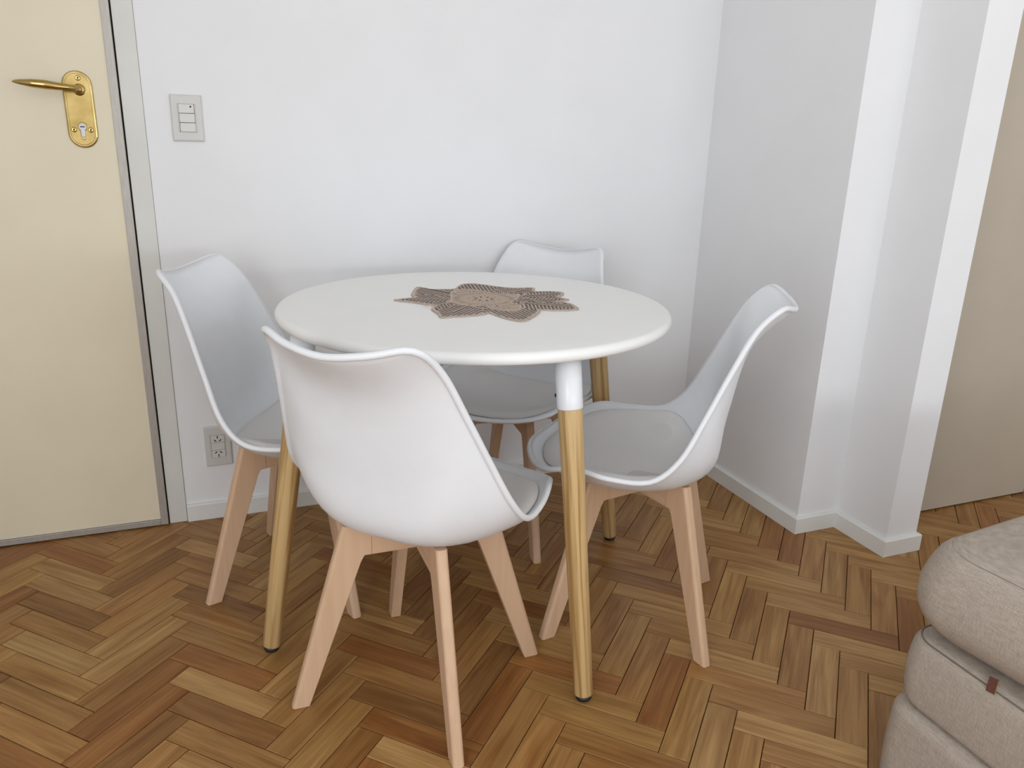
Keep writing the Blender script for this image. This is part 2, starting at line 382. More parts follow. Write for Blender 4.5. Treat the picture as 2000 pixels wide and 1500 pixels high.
for sx, sz in ((PX + 0.004, 1.223), (PX - 0.0185, 1.103), (PX + 0.0185, 1.103)):
    s_ = ylathe('screw', [(0.0, 1.0375), (0.0066, 1.0375), (0.0060, 1.0358), (0.0042, 1.0352), (0.0, 1.0358)], sx, sz, 'brass', d1)
    s2 = box('screw_recess', sx - 0.0018, sx + 0.0018, 1.0350, 1.0362, sz - 0.0018, sz + 0.0018, 'dark'); s2.parent = s_
# profile cylinder
def keyhole(cx, cz, s=1.0):
    o = []
    for k in range(21):
        a = math.radians(-55 + 290 * k / 20); o.append((cx + 0.0090 * s * math.cos(a), cz + 0.0090 * s * math.sin(a)))
    zb = cz - 0.0200 * s
    for k in range(9):
        a = math.pi + math.pi * k / 8; o.append((cx + 0.0050 * s * math.cos(a), zb + 0.0050 * s * math.sin(a)))
    return o
KX, KZ = PX + 0.001, 1.110
yplate('cylinder_collar', keyhole(KX, KZ, 1.25), 1.0375, 1.0350, 'brass', d1, 0.001, 2)
cyl = yplate('lock_cylinder', keyhole(KX, KZ, 0.98), 1.0375, 1.0340, 'steel', d1, 0.0008, 2)
ks = box('key_slot', KX - 0.0050, KX + 0.0045, 1.0330, 1.0345, KZ - 0.0012, KZ + 0.0014, 'dark'); ks.parent = cyl

# second door, beige, beyond the column
d2 = struct(empty('door_2', (1.26, 0.41, 0)))
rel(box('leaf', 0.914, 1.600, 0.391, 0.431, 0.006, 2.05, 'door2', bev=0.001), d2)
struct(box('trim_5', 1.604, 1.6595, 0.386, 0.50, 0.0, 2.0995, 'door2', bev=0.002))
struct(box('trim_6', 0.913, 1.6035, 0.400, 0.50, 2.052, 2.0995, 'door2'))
struct(box('dark_backing_2', 0.913, 1.6035, 0.46, 0.48, 0.0, 2.051, 'sub'))  # dark sheet added behind the beige leaf to darken its gaps

# ------------------------------------------------------------------ HERRINGBONE FLOOR
floor = struct(box('floor', XL - 0.1, XR + 0.1, YF - 0.15, YB + 0.12, -0.06, -0.0095, 'sub'))
S = 0.0605; PL = 4.099          # block width (m) and length in widths
C45 = math.sqrt(0.5)
def g2r(h, v):                   # grid (h right-down, v down-left) -> room
    y = -v
    return (h + y) * C45 * S, (y - h) * C45 * S
GAP = 0.0016
def plank_mesh(name):
    bm = bmesh.new(); l = PL * S / 2 - GAP / 2; wd = S / 2 - GAP / 2; c = 0.0009
    uvl = bm.loops.layers.uv.new('UVMap')
    lo = [bm.verts.new((x, y, -0.009)) for x, y in ((-l, -wd), (l, -wd), (l, wd), (-l, wd))]
    mi = [bm.verts.new((x, y, -c)) for x, y in ((-l, -wd), (l, -wd), (l, wd), (-l, wd))]
    hi = [bm.verts.new((x, y, 0)) for x, y in ((-l + c, -wd + c), (l - c, -wd + c), (l - c, wd - c), (-l + c, wd - c))]
    bm.faces.new(hi); bm.faces.new(lo[::-1])
    for i in range(4):
        j = (i + 1) % 4
        bm.faces.new((lo[i], lo[j], mi[j], mi[i])); bm.faces.new((mi[i], mi[j], hi[j], hi[i]))
    for f in bm.faces:
        for lp in f.loops: lp[uvl].uv = (lp.vert.co.x, lp.vert.co.y)
    me = bm_mesh(name, bm); return me
pm = plank_mesh('plank'); pm.materials.append(MAT['plank_o'])
TONES = {'m': (0.345, 0.180, 0.058), 'l': (0.425, 0.247, 0.090), 'r': (0.295, 0.128, 0.037), 'd': (0.272, 0.132, 0.041), 'n': (0.365, 0.187, 0.060), 'y': (0.385, 0.214, 0.069)}
# tones read off the photograph for blocks that stand out
OVR = {('H', -1, 0): 'l', ('H', 0, 0): 'n', ('H', 1, 0): 'm', ('H', 2, 0): 'l', ('H', -2, 0): 'm', ('V', -1, 0): 'r', ('V', -2, 0): 'm', ('V', 0, 0): 'y', ('V', 1, 0): 'l', ('V', 2, 0): 'y',
       ('H', -1, -1): 'l', ('H', 0, -1): 'r', ('H', -2, -1): 'm', ('H', -3, -1): 'l', ('H', -4, -1): 'l', ('H', 1, -1): 'l', ('H', 2, -1): 'l',
       ('V', -1, -1): 'y', ('V', 0, -1): 'm', ('V', 1, -1): 'l', ('V', -2, -1): 'm', ('V', -3, -1): 'y', ('V', 2, -1): 'm',
       ('V', -1, -2): 'm', ('V', 0, -2): 'n', ('V', 1, -2): 'r', ('V', -2, -2): 'y', ('V', -3, -2): 'm', ('V', -4, -2): 'r', ('V', -5, -2): 'r',
       ('H', -1, 1): 'y', ('H', -2, 1): 'y', ('H', -3, 1): 'r', ('H', 0, 1): 'n', ('V', -3, 1): 'r', ('V', -2, 1): 'n', ('V', -4, 1): 'd',
       ('H', -4, 2): 'd', ('H', -5, 2): 'n', ('H', -6, 2): 'r', ('H', -7, 2): 'm', ('H', -3, 2): 'r', ('V', -8, 1): 'd', ('V', -7, 1): 'd', ('V', -6, 1): 'd',
       ('H', -7, 3): 'l', ('H', -8, 3): 'r', ('H', -9, 3): 'm', ('H', -10, 3): 'm', ('H', -11, 3): 'd', ('H', -6, 3): 'd', ('V', -8, 3): 'r', ('V', -9, 3): 'm', ('V', -10, 3): 'l', ('V', -11, 3): 'l', ('V', -7, 3): 'r',
       ('H', -11, 4): 'l', ('H', -10, 4): 'y', ('H', -12, 4): 'm', ('H', -13, 4): 'd', ('H', -14, 4): 'l', ('H', -15, 4): 'l', ('H', -9, 4): 'm'}
rng = random.Random(11)
def project(x, y, z):
    d = Vector((x, y, z)) - Vector((-0.945, -1.231, 1.110))
    zc = d.dot(RZ)
    return None if zc < 0.05 else (1000 + 1518.2 * d.dot(RX) / zc, 750 + 1518.2 * d.dot(RY) / zc)
planks = []
for j in range(-22, 23):
    for i in range(-75, 76):
        oh, ov = i + j * (1 - PL), i + j * (1 + PL)
        for kind in 'HV':
            if kind == 'H': ch, cv, ang = oh + PL / 2, ov + 0.5, -math.pi / 4
            else: ch, cv, ang = oh + 0.5, ov + 1 + PL / 2, math.pi / 4
            x, y = g2r(ch, cv)
            if not (XL - 0.05 < x < XR + 0.05 and YF - 0.05 < y < YB + 0.115): continue
            if x > 0.76 and y > 0.52: continue
            t = OVR.get((kind, i, j)) or rng.choice('mmmmnnyylrd')
            k = 1 + rng.uniform(-0.08, 0.08)
            col = tuple(c * k for c in TONES[t])
            P4 = []
            l = PL * S / 2; wd = S / 2
            for a, b in ((-l, -wd), (l, -wd), (l, wd), (-l, wd)):
                P4.append(project(x + a * math.cos(ang) - b * math.sin(ang), y + a * math.sin(ang) + b * math.cos(ang), 0))
            ar = 0
            if all(P4):
                # clip roughly: how much of the block lies inside the frame
                ins = 0
                for u in range(7):
                    for vv in range(3):
                        q = project(x + (-l + 2 * l * u / 6) * math.cos(ang) - (-wd + wd * vv) * math.sin(ang), y + (-l + 2 * l * u / 6) * math.sin(ang) + (-wd + wd * vv) * math.cos(ang), 0)
                        ins += (0 <= q[0] <= 2000 and 0 <= q[1] <= 1500)
                A = abs(sum(P4[k_][0] * P4[(k_ + 1) % 4][1] - P4[(k_ + 1) % 4][0] * P4[k_][1] for k_ in range(4))) / 2
                ar = A * ins / 21
                if x > 0.16 and y < -0.42: ar = 0      # under the sofa
                if y > YB or (x > 0.66 and y > 0.42): ar = 0
            planks.append((ar, x, y, ang, col))
planks.sort(key=lambda p: -p[0])
n_ind = min(300, sum(1 for p in planks if p[0] > 0))
for ar, x, y, ang, col in planks[:n_ind]:
    o = bpy.data.objects.new('plank', pm); COL.objects.link(o); o.parent = floor
    o.location = (x, y, rng.uniform(-0.0004, 0)); o.rotation_euler = (rng.uniform(-.0012, .0012), 0, ang + rng.uniform(-0.0015, 0.0015))
    o.color = col + (1,)
# the remaining blocks, joined
vs, fs, uvs, cols = [], [], [], []
base = [(v.co.x, v.co.y, v.co.z) for v in pm.vertices]; bf = [tuple(p.vertices) for p in pm.polygons]
for ar, x, y, ang, col in planks[n_ind:]:
    b0 = len(vs); ca, sa = math.cos(ang), math.sin(ang)
    vs += [(x + a * ca - b * sa, y + a * sa + b * ca, c) for a, b, c in base]
    for f in bf:
        fs.append(tuple(b0 + k for k in f)); uvs += [(base[k][0], base[k][1]) for k in f]; cols += [col + (1,)] * len(f)
me = bpy.data.meshes.new('plank_field'); me.from_pydata(vs, [], fs)
ul = me.uv_layers.new(name='UVMap'); ul.data.foreach_set('uv', [c for u in uvs for c in u])
ca_ = me.color_attributes.new('tone', 'FLOAT_COLOR', 'CORNER'); ca_.data.foreach_set('color', [c for u in cols for c in u])
o = link('plank_field', me, 'plank_a', floor); o['kind'] = 'stuff'

# ------------------------------------------------------------------ TABLE
TC = Vector((-0.369, 0.457, 0)); TR = 0.450; TH = 0.745
LO = Vector((-0.027, -0.009, 0))   # the leg frame sits slightly off the disc's centre
table = tag(empty('dining_table', TC), 'round white dining table on four tapered pine legs with white sleeves', 'table')
prof = [(0, TH - 0.026), (TR - 0.05, TH - 0.026), (TR - 0.016, TH - 0.0245)]
for k in range(1, 10):
    a = -math.pi / 2 + math.pi * k / 10; prof.append((TR - 0.012 + 0.012 * math.cos(a), TH - 0.0125 + 0.0125 * math.sin(a)))
prof += [(TR - 0.013, TH), (TR - 0.06, TH), (0, TH)]
lathe('tabletop', prof, 'ttop', table, 128)
for az in (math.radians(-77.5 + 90 * k) for k in range(4)):
    top = LO + Vector((0.385 * math.cos(az), 0.385 * math.sin(az), TH - 0.027)); bot = LO + Vector((0.4985 * math.cos(az), 0.4985 * math.sin(az), 0))
    ax = (top - bot).normalized(); ln = (top - bot).length
    q = ax.to_track_quat('Z', 'Y').to_matrix().to_4x4(); M4 = q
    leg = lathe('leg', [(0, 0.0135), (0.0178, 0.0135), (0.0198, 0.0165), (0.0245, ln - 0.108), (0.0245, ln - 0.105), (0, ln - 0.105)], 'pine', table, 32)
    leg.location = bot; leg.rotation_euler = q.to_euler()
    s = lathe('sleeve', [(0, ln - 0.105), (0.0254, ln - 0.105), (0.0258, ln - 0.103), (0.0262, ln - 0.004), (0.0, ln - 0.0035)], 'sleeve', leg, 32)
    lathe('glide', [(0, 0.003), (0.0145, 0.003), (0.0165, 0.006), (0.0165, 0.0138), (0, 0.0138)], 'rubber', leg, 24)
    # small hex bolt through the sleeve, on the side facing the table's rim to the left
    tl = q.to_3x3().inverted() @ Vector((-0.93, 0.36, 0)); tl.z = 0; tl.normalize()
    bm = bmesh.new(); tube_bm(bm, [tl * 0.0245 + Vector((0, 0, ln - 0.078)), tl * 0.0285 + Vector((0, 0, ln - 0.078))], 0.0036, 10)
    link('bolt', bm_mesh('bolt', bm), 'rubber', leg, True)

# ------------------------------------------------------------------ PLACEMAT
MC = Vector((-0.3403, 0.4825, TH))
mat_root = tag(empty('placemat', MC), 'brown cut-out flower shaped placemat lying on the white tabletop', 'placemat')
OUT = [(-0.207, 0.042), (-0.157, 0.058), (-0.154, 0.089), (-0.137, 0.137), (-0.112, 0.19), (-0.102, 0.162), (-0.071, 0.148), (-0.031, 0.143), (-0.008, 0.178), (0.011, 0.201), (0.04, 0.205), (0.064, 0.183), (0.091, 0.148), (0.125, 0.121), (0.175, 0.113), (0.16, 0.066), (0.192, 0.059), (0.222, 0.043), (0.214, 0.012), (0.188, -0.019), (0.2, -0.05), (0.174, -0.062), (0.154, -0.066), (0.18, -0.086), (0.182, -0.119), (0.173, -0.158), (0.15, -0.162), (0.114, -0.156), (0.086, -0.144), (0.073, -0.167), (0.046, -0.201), (0.007, -0.239), (-0.015, -0.222), (-0.028, -0.189), (-0.035, -0.152), (-0.038, -0.142), (-0.055, -0.157), (-0.085, -0.163), (-0.12, -0.163), (-0.153, -0.164), (-0.15, -0.13), (-0.151, -0.082), (-0.139, -0.054), (-0.128, -0.042), (-0.148, -0.027), (-0.171, 0.004)]
INN = [(-0.056, 0.081), (-0.04, 0.115), (-0.006, 0.13), (0.017, 0.117), (0.032, 0.091), (0.055, 0.056), (0.096, 0.039), (0.093, 0.01), (0.071, -0.026), (0.048, -0.054), (0.056, -0.083), (0.046, -0.118), (0.022, -0.143), (-0.006, -0.13), (-0.019, -0.108), (-0.022, -0.07), (-0.051, -0.076), (-0.078, -0.044), (-0.086, -0.016), (-0.071, 0.028)]
def fan(name, poly, z0, z1, mat, parent):
    bm = bmesh.new(); n = len(poly)
    c1 = bm.verts.new((0, 0, z1)); c0 = bm.verts.new((0, 0, z0))
    a = [bm.verts.new((x, y, z0)) for x, y in poly]; b = [bm.verts.new((x, y, z1)) for x, y in poly]
    for i in range(n):
        j = (i + 1) % n
        bm.faces.new((c1, b[i], b[j])); bm.faces.new((c0, a[j], a[i])); bm.faces.new((a[i], a[j], b[j], b[i]))
    return link(name, bm_mesh(name, bm), mat, parent)
def inside(x, y, poly):
    r = False; n = len(poly)
    for i in range(n):
        (x1, y1), (x2, y2) = poly[i], poly[i - 1]
        if (y1 > y) != (y2 > y) and x < (x2 - x1) * (y - y1) / (y2 - y1) + x1: r = not r
    return r
def smooth_loop(P, n=4):
    o_ = []; m_ = len(P)
    for i in range(m_):
        a, b, c, d = (Vector(P[(i + k) % m_]) for k in (-1, 0, 1, 2))
        for k in range(n):
            t = k / n; q_ = 0.5 * ((2 * b) + (c - a) * t + (2 * a - 5 * b + 4 * c - d) * t * t + (-a + 3 * b - 3 * c + d) * t ** 3); o_.append((q_.x, q_.y))
    return o_
OUT = smooth_loop(OUT); INN = smooth_loop(INN)
fan('petals', OUT, 0.0003, 0.0026, 'mat_base', mat_root)
fan('inner_flower', INN, 0.0026, 0.0031, 'mat_in', mat_root)
bm = bmesh.new()
def ribbon(bm, pts, wd, z, closed=False):
    n = len(pts)
    L_, R_ = [], []
    for i in range(n):
        p = Vector(pts[i]); a = Vector(pts[i - 1] if (closed or i > 0) else pts[0]); b = Vector(pts[(i + 1) % n] if (closed or i < n - 1) else pts[-1])
        t = (b - a).normalized(); nn = Vector((-t.y, t.x)) * wd / 2
        L_.append(bm.verts.new((p.x + nn.x, p.y + nn.y, z))); R_.append(bm.verts.new((p.x - nn.x, p.y - nn.y, z)))
    for i in range(n if closed else n - 1):
        j = (i + 1) % n; bm.faces.new((L_[i], L_[j], R_[j], R_[i]))
ribbon(bm, [(x * 0.972, y * 0.972) for x, y in OUT], 0.0045, 0.00285, True)
ribbon(bm, INN, 0.0032, 0.0034, True)
TIPS = [169, 121, 79, 33, 8, -16, -42, -88, -133, 198]
for tdeg in TIPS:
    a = math.radians(tdeg); ribbon(bm, [(math.cos(a) * r, math.sin(a) * r) for r in (0.08, 0.12, 0.17)], 0.0034, 0.0036)
# rounded inner contours of the overlapping petals
for tdeg, rr_ in ((145, .12), (100, .13), (56, .12), (-30, .13), (-65, .13), (-110, .12), (-155, .12), (20, .13)):
    a = math.radians(tdeg); ribbon(bm, [(math.cos(a + s_) * (rr_ - abs(s_) * 0.10), math.sin(a + s_) * (rr_ - abs(s_) * 0.10)) for s_ in (-.45, -.3, -.15, 0, .15, .3, .45)], 0.0036, 0.0036)
link('outline', bm_mesh('outline', bm), 'mat_line', mat_root)
bm = bmesh.new()
prng = random.Random(3)
def mark(bm, x, y, a, l, wd, z=0.00285):
    c, s_ = math.cos(a), math.sin(a)
    vs_ = [bm.verts.new((x + u * c - v * s_, y + u * s_ + v * c, z)) for u, v in ((-l, 0), (-l * .4, -wd), (l * .4, -wd), (l, 0), (l * .4, wd), (-l * .4, wd))]
    bm.faces.new(vs_)
shr = [(x * 0.945, y * 0.945) for x, y in OUT]
for tdeg in TIPS:
    a = math.radians(tdeg)
    r = 0.07
    while r < 0.235:
        for k in range(1, 9):
            for sg in (-1, 1):
                off = (k - 0.5) * 0.0092 * sg
                rx = r + (k - 1) * 0.0042
                x = math.cos(a) * rx - math.sin(a) * off; y = math.sin(a) * rx + math.cos(a) * off
                an = math.degrees(math.atan2(y, x))
                best = min(TIPS, key=lambda q_: abs((an - q_ + 180) % 360 - 180))
                if best != tdeg or not inside(x, y, shr) or inside(x * 0.95, y * 0.95, INN): continue
                mark(bm, x, y, a + sg * 0.75 + prng.uniform(-.15, .15), 0.0046, 0.0021)
        r += 0.0092
for k in range(54):
    a = 2 * math.pi * k / 54
    for rm in (0.066, 0.092, 0.115):
        if inside(1.1 * rm * math.cos(a), 1.1 * rm * math.sin(a), INN): mark(bm, rm * math.cos(a), rm * math.sin(a), a, 0.009, 0.00045, 0.0034)
for k in range(8):
    a = 2 * math.pi * k / 8
    mark(bm, 0.021 * math.cos(a), 0.021 * math.sin(a), a, 0.006, 0.0022, 0.0034); mark(bm, 0.036 * math.cos(a + .39), 0.036 * math.sin(a + .39), a + .39, 0.003, 0.0013, 0.0034)
o = link('cut_pattern', bm_mesh('cut_pattern', bm), 'mat_cut', mat_root); o['kind'] = 'stuff'

# ------------------------------------------------------------------ CHAIRS
RIM = [Vector(v) for v in ((0, .267, .418), (.112, .241, .420), (.194, .195, .435), (.221, .131, .455), (.237, .055, .449), (.242, -.029, .455), (.234, -.083, .503), (.209, -.125, .589), (.183, -.166, .683), (.161, -.205, .764), (.137, -.249, .807), (.074, -.278, .798), (0, -.289, .790))]
SPINE = [Vector(v) for v in ((0, .267, .418), (0, .204, .398), (0, .113, .380), (0, .012, .374), (0, -.091, .386), (0, -.158, .432), (0, -.172, .545), (0, -.203, .695), (0, -.289, .790))]
mir = lambda v: Vector((-v.x, v.y, v.z))
SUB = 5
def crm(P, first, last, n):
    Q = [first] + list(P) + [last]; o = []
    for i in range(1, len(Q) - 2):
        a, b, c, d = Q[i - 1:i + 3]
        for k in range(n):
            t = k / n; o.append(0.5 * ((2 * b) + (c - a) * t + (2 * a - 5 * b + 4 * c - d) * t * t + (-a + 3 * b - 3 * c + d) * t ** 3))
    o.append(P[-1]); return o
half = crm(RIM, mir(RIM[1]), mir(RIM[-2]), SUB)               # front centre -> side -> top centre
side = half[2 * SUB:10 * SUB + 1]                              # row ends
frontc = half[:2 * SUB + 1]; topc = half[10 * SUB:]
spine = crm(SPINE, SPINE[0] * 2 - SPINE[1], SPINE[-1] * 2 - SPINE[-2], SUB)
NR = len(side)
def interp_edge(curve, sx):
    # curve ordered by x monotone; return (y,z) at |x|
    pts_ = sorted(curve, key=lambda v: v.x)
    for a, b in zip(pts_, pts_[1:]):
        if a.x <= sx <= b.x + 1e-9:
            t = (sx - a.x) / max(1e-9, b.x - a.x); return a.y + (b.y - a.y) * t, a.z + (b.z - a.z) * t
    return pts_[-1].y, pts_[-1].z
def sm(t): t = max(0, min(1, t)); return t * t * (3 - 2 * t)
def surf(v, a):
    """v in 0..NR-1 (front to top), a in -1..1 across"""
    i = min(int(v), NR - 2); t = v - i
    e = side[i] + (side[i + 1] - side[i]) * t; mpt = spine[i] + (spine[i + 1] - spine[i]) * t
    vn = v / (NR - 1)
    p = 3.4
    u = math.sin(a * math.pi / 2); g = abs(u) ** p
    x = e.x * u; y = mpt.y + (e.y - mpt.y) * g; z = mpt.z + (e.z - mpt.z) * g
    kf = 1 - sm(vn / 0.22)
    if kf > 0:
        e0, m0 = side[0], spine[0]; x0 = abs(e0.x * u); yy, zz = interp_edge(frontc, x0)
        y += kf * (yy - (m0.y + (e0.y - m0.y) * abs(u) ** 3.4)); z += kf * (zz - (m0.z + (e0.z - m0.z) * abs(u) ** 3.4))
    kt = 1 - sm((1 - vn) / 0.22)
    if kt > 0:
        e0, m0 = side[-1], spine[-1]; x0 = abs(e0.x * u); yy, zz = interp_edge(topc, x0)
        y += kt * (yy - (m0.y + (e0.y - m0.y) * abs(u) ** 3.4)); z += kt * (zz - (m0.z + (e0.z - m0.z) * abs(u) ** 3.4))
    return Vector((x, y, z))
def surf_n(v, a):
    d = 0.02
    du = surf(v, min(1, a + d)) - surf(v, max(-1, a - d)); dv = surf(min(NR - 1, v + 0.3), a) - surf(max(0, v - 0.3), a)
    n = dv.cross(du); n.normalize(); return n                   # points to the sitter (up / forward)
NA = 24
def build_shell():
    bm = bmesh.new(); TK = 0.0062
    ins, outs = [], []
    for r in range(NR):
        ra, rb = [], []
        for k in range(NA + 1):
            a = -1 + 2 * k / NA; p_ = surf(r, a); n_ = surf_n(r, a)
            ra.append(bm.verts.new(p_ + n_ * TK * 0.35)); rb.append(bm.verts.new(p_ - n_ * TK * 0.65))
        ins.append(ra); outs.append(rb)
    for r in range(NR - 1):
        for k in range(NA):
            bm.faces.new((ins[r][k], ins[r][k + 1], ins[r + 1][k + 1], ins[r + 1][k]))
            bm.faces.new((outs[r][k], outs[r + 1][k], outs[r + 1][k + 1], outs[r][k + 1]))
    loop_i = ins[0] + [ins[r][NA] for r in range(1, NR)] + ins[-1][-2::-1] + [ins[r][0] for r in range(NR - 2, 0, -1)]
    loop_o = outs[0] + [outs[r][NA] for r in range(1, NR)] + outs[-1][-2::-1] + [outs[r][0] for r in range(NR - 2, 0, -1)]
    n = len(loop_i)
    for i in range(n):
        j = (i + 1) % n; bm.faces.new((loop_i[i], loop_i[j], loop_o[j], loop_o[i]))
    bmesh.ops.recalc_face_normals(bm, faces=bm.faces[:])
    # rolled rim bead
    rim_pts = [Vector(loop_o[i].co) + (Vector(loop_o[i].co) - Vector(loop_i[i].co)) * 0.05 for i in range(n)]   # rolled to the outside, flush within
    tube_bm(bm, rim_pts, 0.0062, 10, closed=True)
    return bm_mesh('shell', bm)
def build_pad():
    bm = bmesh.new(); NP, NQ = 56, 12
    v0, v1 = 2.6, 23.0; vc, vh = (v0 + v1) / 2, (v1 - v0) / 2
    def pt(rho, phi, off):
        c, s_ = math.cos(phi), math.sin(phi); e = 2 / (2.1 if s_ > 0 else 2.6)
        a = 0.82 * rho * math.copysign(abs(c) ** e, c); v = vc + vh * rho * math.copysign(abs(s_) ** e, s_)
        return surf(v, a) + surf_n(v, a) * off
    rows = []
    c0 = bm.verts.new(pt(0, 0, 0.029))
    for q_ in range(1, NQ + 1):
        rho = math.sin(math.pi / 2 * q_ / NQ); h = 0.005 + 0.024 * (1 - rho ** 6) ** 0.6
        rows.append([bm.verts.new(pt(rho, 2 * math.pi * k / NP, h)) for k in range(NP)])
    rows.append([bm.verts.new(pt(0.985, 2 * math.pi * k / NP, 0.0028)) for k in range(NP)])
    cb = bm.verts.new(pt(0, 0, 0.0028))
    for k in range(NP):
        k2 = (k + 1) % NP
        bm.faces.new((c0, rows[0][k], rows[0][k2])); bm.faces.new((cb, rows[-1][k2], rows[-1][k]))
        for a, b in zip(rows, rows[1:]): bm.faces.new((a[k], b[k], b[k2], a[k2]))
    return bm_mesh('seat_pad', bm)
def build_leg(ztop):
    # in the (d, z) plane, thickness across; local x = d
    bm = bmesh.new(); th = 0.0115
    poly = [(0.2705, 0.0), (0.270 - ztop * 0.2900, ztop), (0.1000, ztop - 0.008), (0.1000, 0.3235), (0.1150, 0.3235), (0.1225, 0.3100), (0.2360, 0.0)]
    a = [bm.verts.new((x, -th, z)) for x, z in poly]; b = [bm.verts.new((x, th, z)) for x, z in poly]; n = len(poly)
    bm.faces.new(a); bm.faces.new(b)
    for i in range(n): bm.faces.new((a[i], a[(i + 1) % n], b[(i + 1) % n], b[i]))
    bmesh.ops.recalc_face_normals(bm, faces=bm.faces[:])
    ed = [e for e in bm.edges if {e.verts[0], e.verts[1]} in ({a[0], a[1]}, {b[0], b[1]})]
    bmesh.ops.bevel(bm, geom=ed, offset=0.0075, segments=4, profile=0.5, affect='EDGES')
    bm.normal_update()
    ed = [e for e in bm.edges if len(e.link_faces) == 2 and e.calc_face_angle(0) > 0.9]
    bmesh.ops.bevel(bm, geom=ed, offset=0.0012, segments=1, profile=0.5, affect='EDGES')
    return bm_mesh('leg', bm)
def build_rail(upper):
    bm = bmesh.new()
    # half-lapped cross rail: notch at the middle
    z0, z1, zm = 0.3240, 0.371, 0.348
    l = 0.0999; th = 0.0110; g = 0.0112
    for b in ((-l, -g), (g, l)): box_bm(bm, b[0], b[1], -th, th, z0, z1)
    box_bm(bm, -g, g, -th, th, zm + 0.0003 if upper else z0, z1 if upper else zm - 0.0003)
    bmesh.ops.remove_doubles(bm, verts=bm.verts[:], dist=1e-6)
    return bm_mesh('stretcher', bm)
ME_SHELL, ME_PAD, ME_LEG, ME_LEG_R, ME_R1, ME_R2 = build_shell(), build_pad(), build_leg(0.380), build_leg(0.392), build_rail(True), build_rail(False)
proto_parts = []
chairs = [('white shell chair in front, its back turned to the camera', (-.589, .139), 45.11),
          ('white shell chair at the left, beside the cream door', (-.758, .657), -27.38),
          ('white shell chair behind the table, in the corner of the room', (-.143, .762), -139.9),
          ('white shell chair at the right, its side to the beige sofa', (-.027, .230), 145.08)]
first = None
def make_chair():
    root = empty('dining_chair')
    link('shell', ME_SHELL, 'shell', root, True)
    link('seat_pad', ME_PAD, 'pad', root, True)
    for k in range(4):
        lg = link('leg', ME_LEG if k < 2 else ME_LEG_R, 'beech', root); lg.rotation_euler = (0, 0, math.pi / 4 + k * math.pi / 2)
    for k, me_ in ((0, ME_R1), (1, ME_R2)):
        rl = link('stretcher', me_, 'beech_rail', root); rl.rotation_euler = (0, 0, math.pi / 4 + k * math.pi / 2)
    return root
for lab, (x, y), th in chairs:
    if first is None: first = r_ = make_chair()
    else:
        r_ = first.copy(); COL.objects.link(r_)
        for ch in list(first.children):
            c_ = ch.copy(); COL.objects.link(c_); c_.parent = r_
    r_.location = (x, y, 0); r_.rotation_euler = (0, 0, math.radians(th - 90))
    tag(r_, lab, 'chair', 'white shell chairs around the table')

# ------------------------------------------------------------------ SWITCH PLATE AND SOCKET PLATE
def wall_plate(name, cx, cz, wd, ht, label, cat):
    r_ = tag(empty(name, (cx, YB, cz)), label, cat)
    bm = bmesh.new(); box_bm(bm, -wd / 2, wd / 2, -0.009, 0.0, -ht / 2, ht / 2)
    fr = [e for e in bm.edges if all(v.co.y < -0.005 for v in e.verts)]
    bmesh.ops.bevel(bm, geom=fr, offset=0.005, segments=3, profile=0.6, affect='EDGES')
    link('plate', bm_mesh('plate', bm), 'plate', r_)
    return r_
sw = wall_plate('light_switch', -0.9605, 1.139, 0.075, 0.114, 'pale grey three-module switch plate on the white wall beside the door', 'switch')
box('module_gap', -0.0215, 0.0215, -0.00925, -0.0085, -0.0345, 0.0345, 'dark', sw)
for k, (zc, tilt) in enumerate(((0.0230, 0.05), (0.0, 0.0), (-0.0230, -0.05))):
    b_ = box('rocker', -0.0185, 0.0185, -0.0125, -0.0090, -0.0110, 0.0110, 'plate2', sw, bev=0.001)
    b_.location = (0.0005 * k - 0.0005, 0, zc); b_.rotation_euler = (0, 0, tilt * 0.5)
    if k == 0:
        bm = bmesh.new(); tube_bm(bm, [Vector((0.0105, -0.0129, 0.005)), Vector((0.0105, -0.0120, 0.005))], 0.0023, 12); link('indicator', bm_mesh('indicator', bm), 'dark', b_)
for sx in (-0.0202, 0.0202):
    box('side_fillet', sx - 0.0010, sx + 0.0010, -0.0112, -0.0090, -0.034, 0.034, 'plate', sw)
so = wall_plate('wall_socket', -0.9585, 0.2285, 0.073, 0.122, 'pale grey double socket plate low on the wall behind the left chair', 'socket')
box('module_gap', -0.0215, 0.0215, -0.00925, -0.0085, -0.0345, 0.0345, 'dark', so)
for k, zc in enumerate((0.0230, 0.0, -0.0230)):
    b_ = box('socket_module' if k != 1 else 'blank_module', -0.0185, 0.0185, -0.0112, -0.0090, -0.0111, 0.0111, 'plate2', so, bev=0.0006)
    b_.location = (0, 0, zc)
    if k == 1: continue
    fl = 1 if k == 0 else -1
    for (ux, uz, an) in ((0.0, 0.0056 * fl, 0), (-0.0068, -0.0045 * fl, math.radians(-48) * fl), (0.0068, -0.0045 * fl, math.radians(48) * fl)):
        bm = bmesh.new(); box_bm(bm, -0.0014, 0.0014, -0.0116, -0.0105, -0.0041, 0.0041)
        s_ = link('slot', bm_mesh('slot', bm), 'dark', b_); s_.location = (ux, 0, uz); s_.rotation_euler = (0, an, 0)
for sx in (-0.0202, 0.0202):
    box('side_fillet', sx - 0.0010, sx + 0.0010, -0.0105, -0.0090, -0.034, 0.034, 'plate', so)

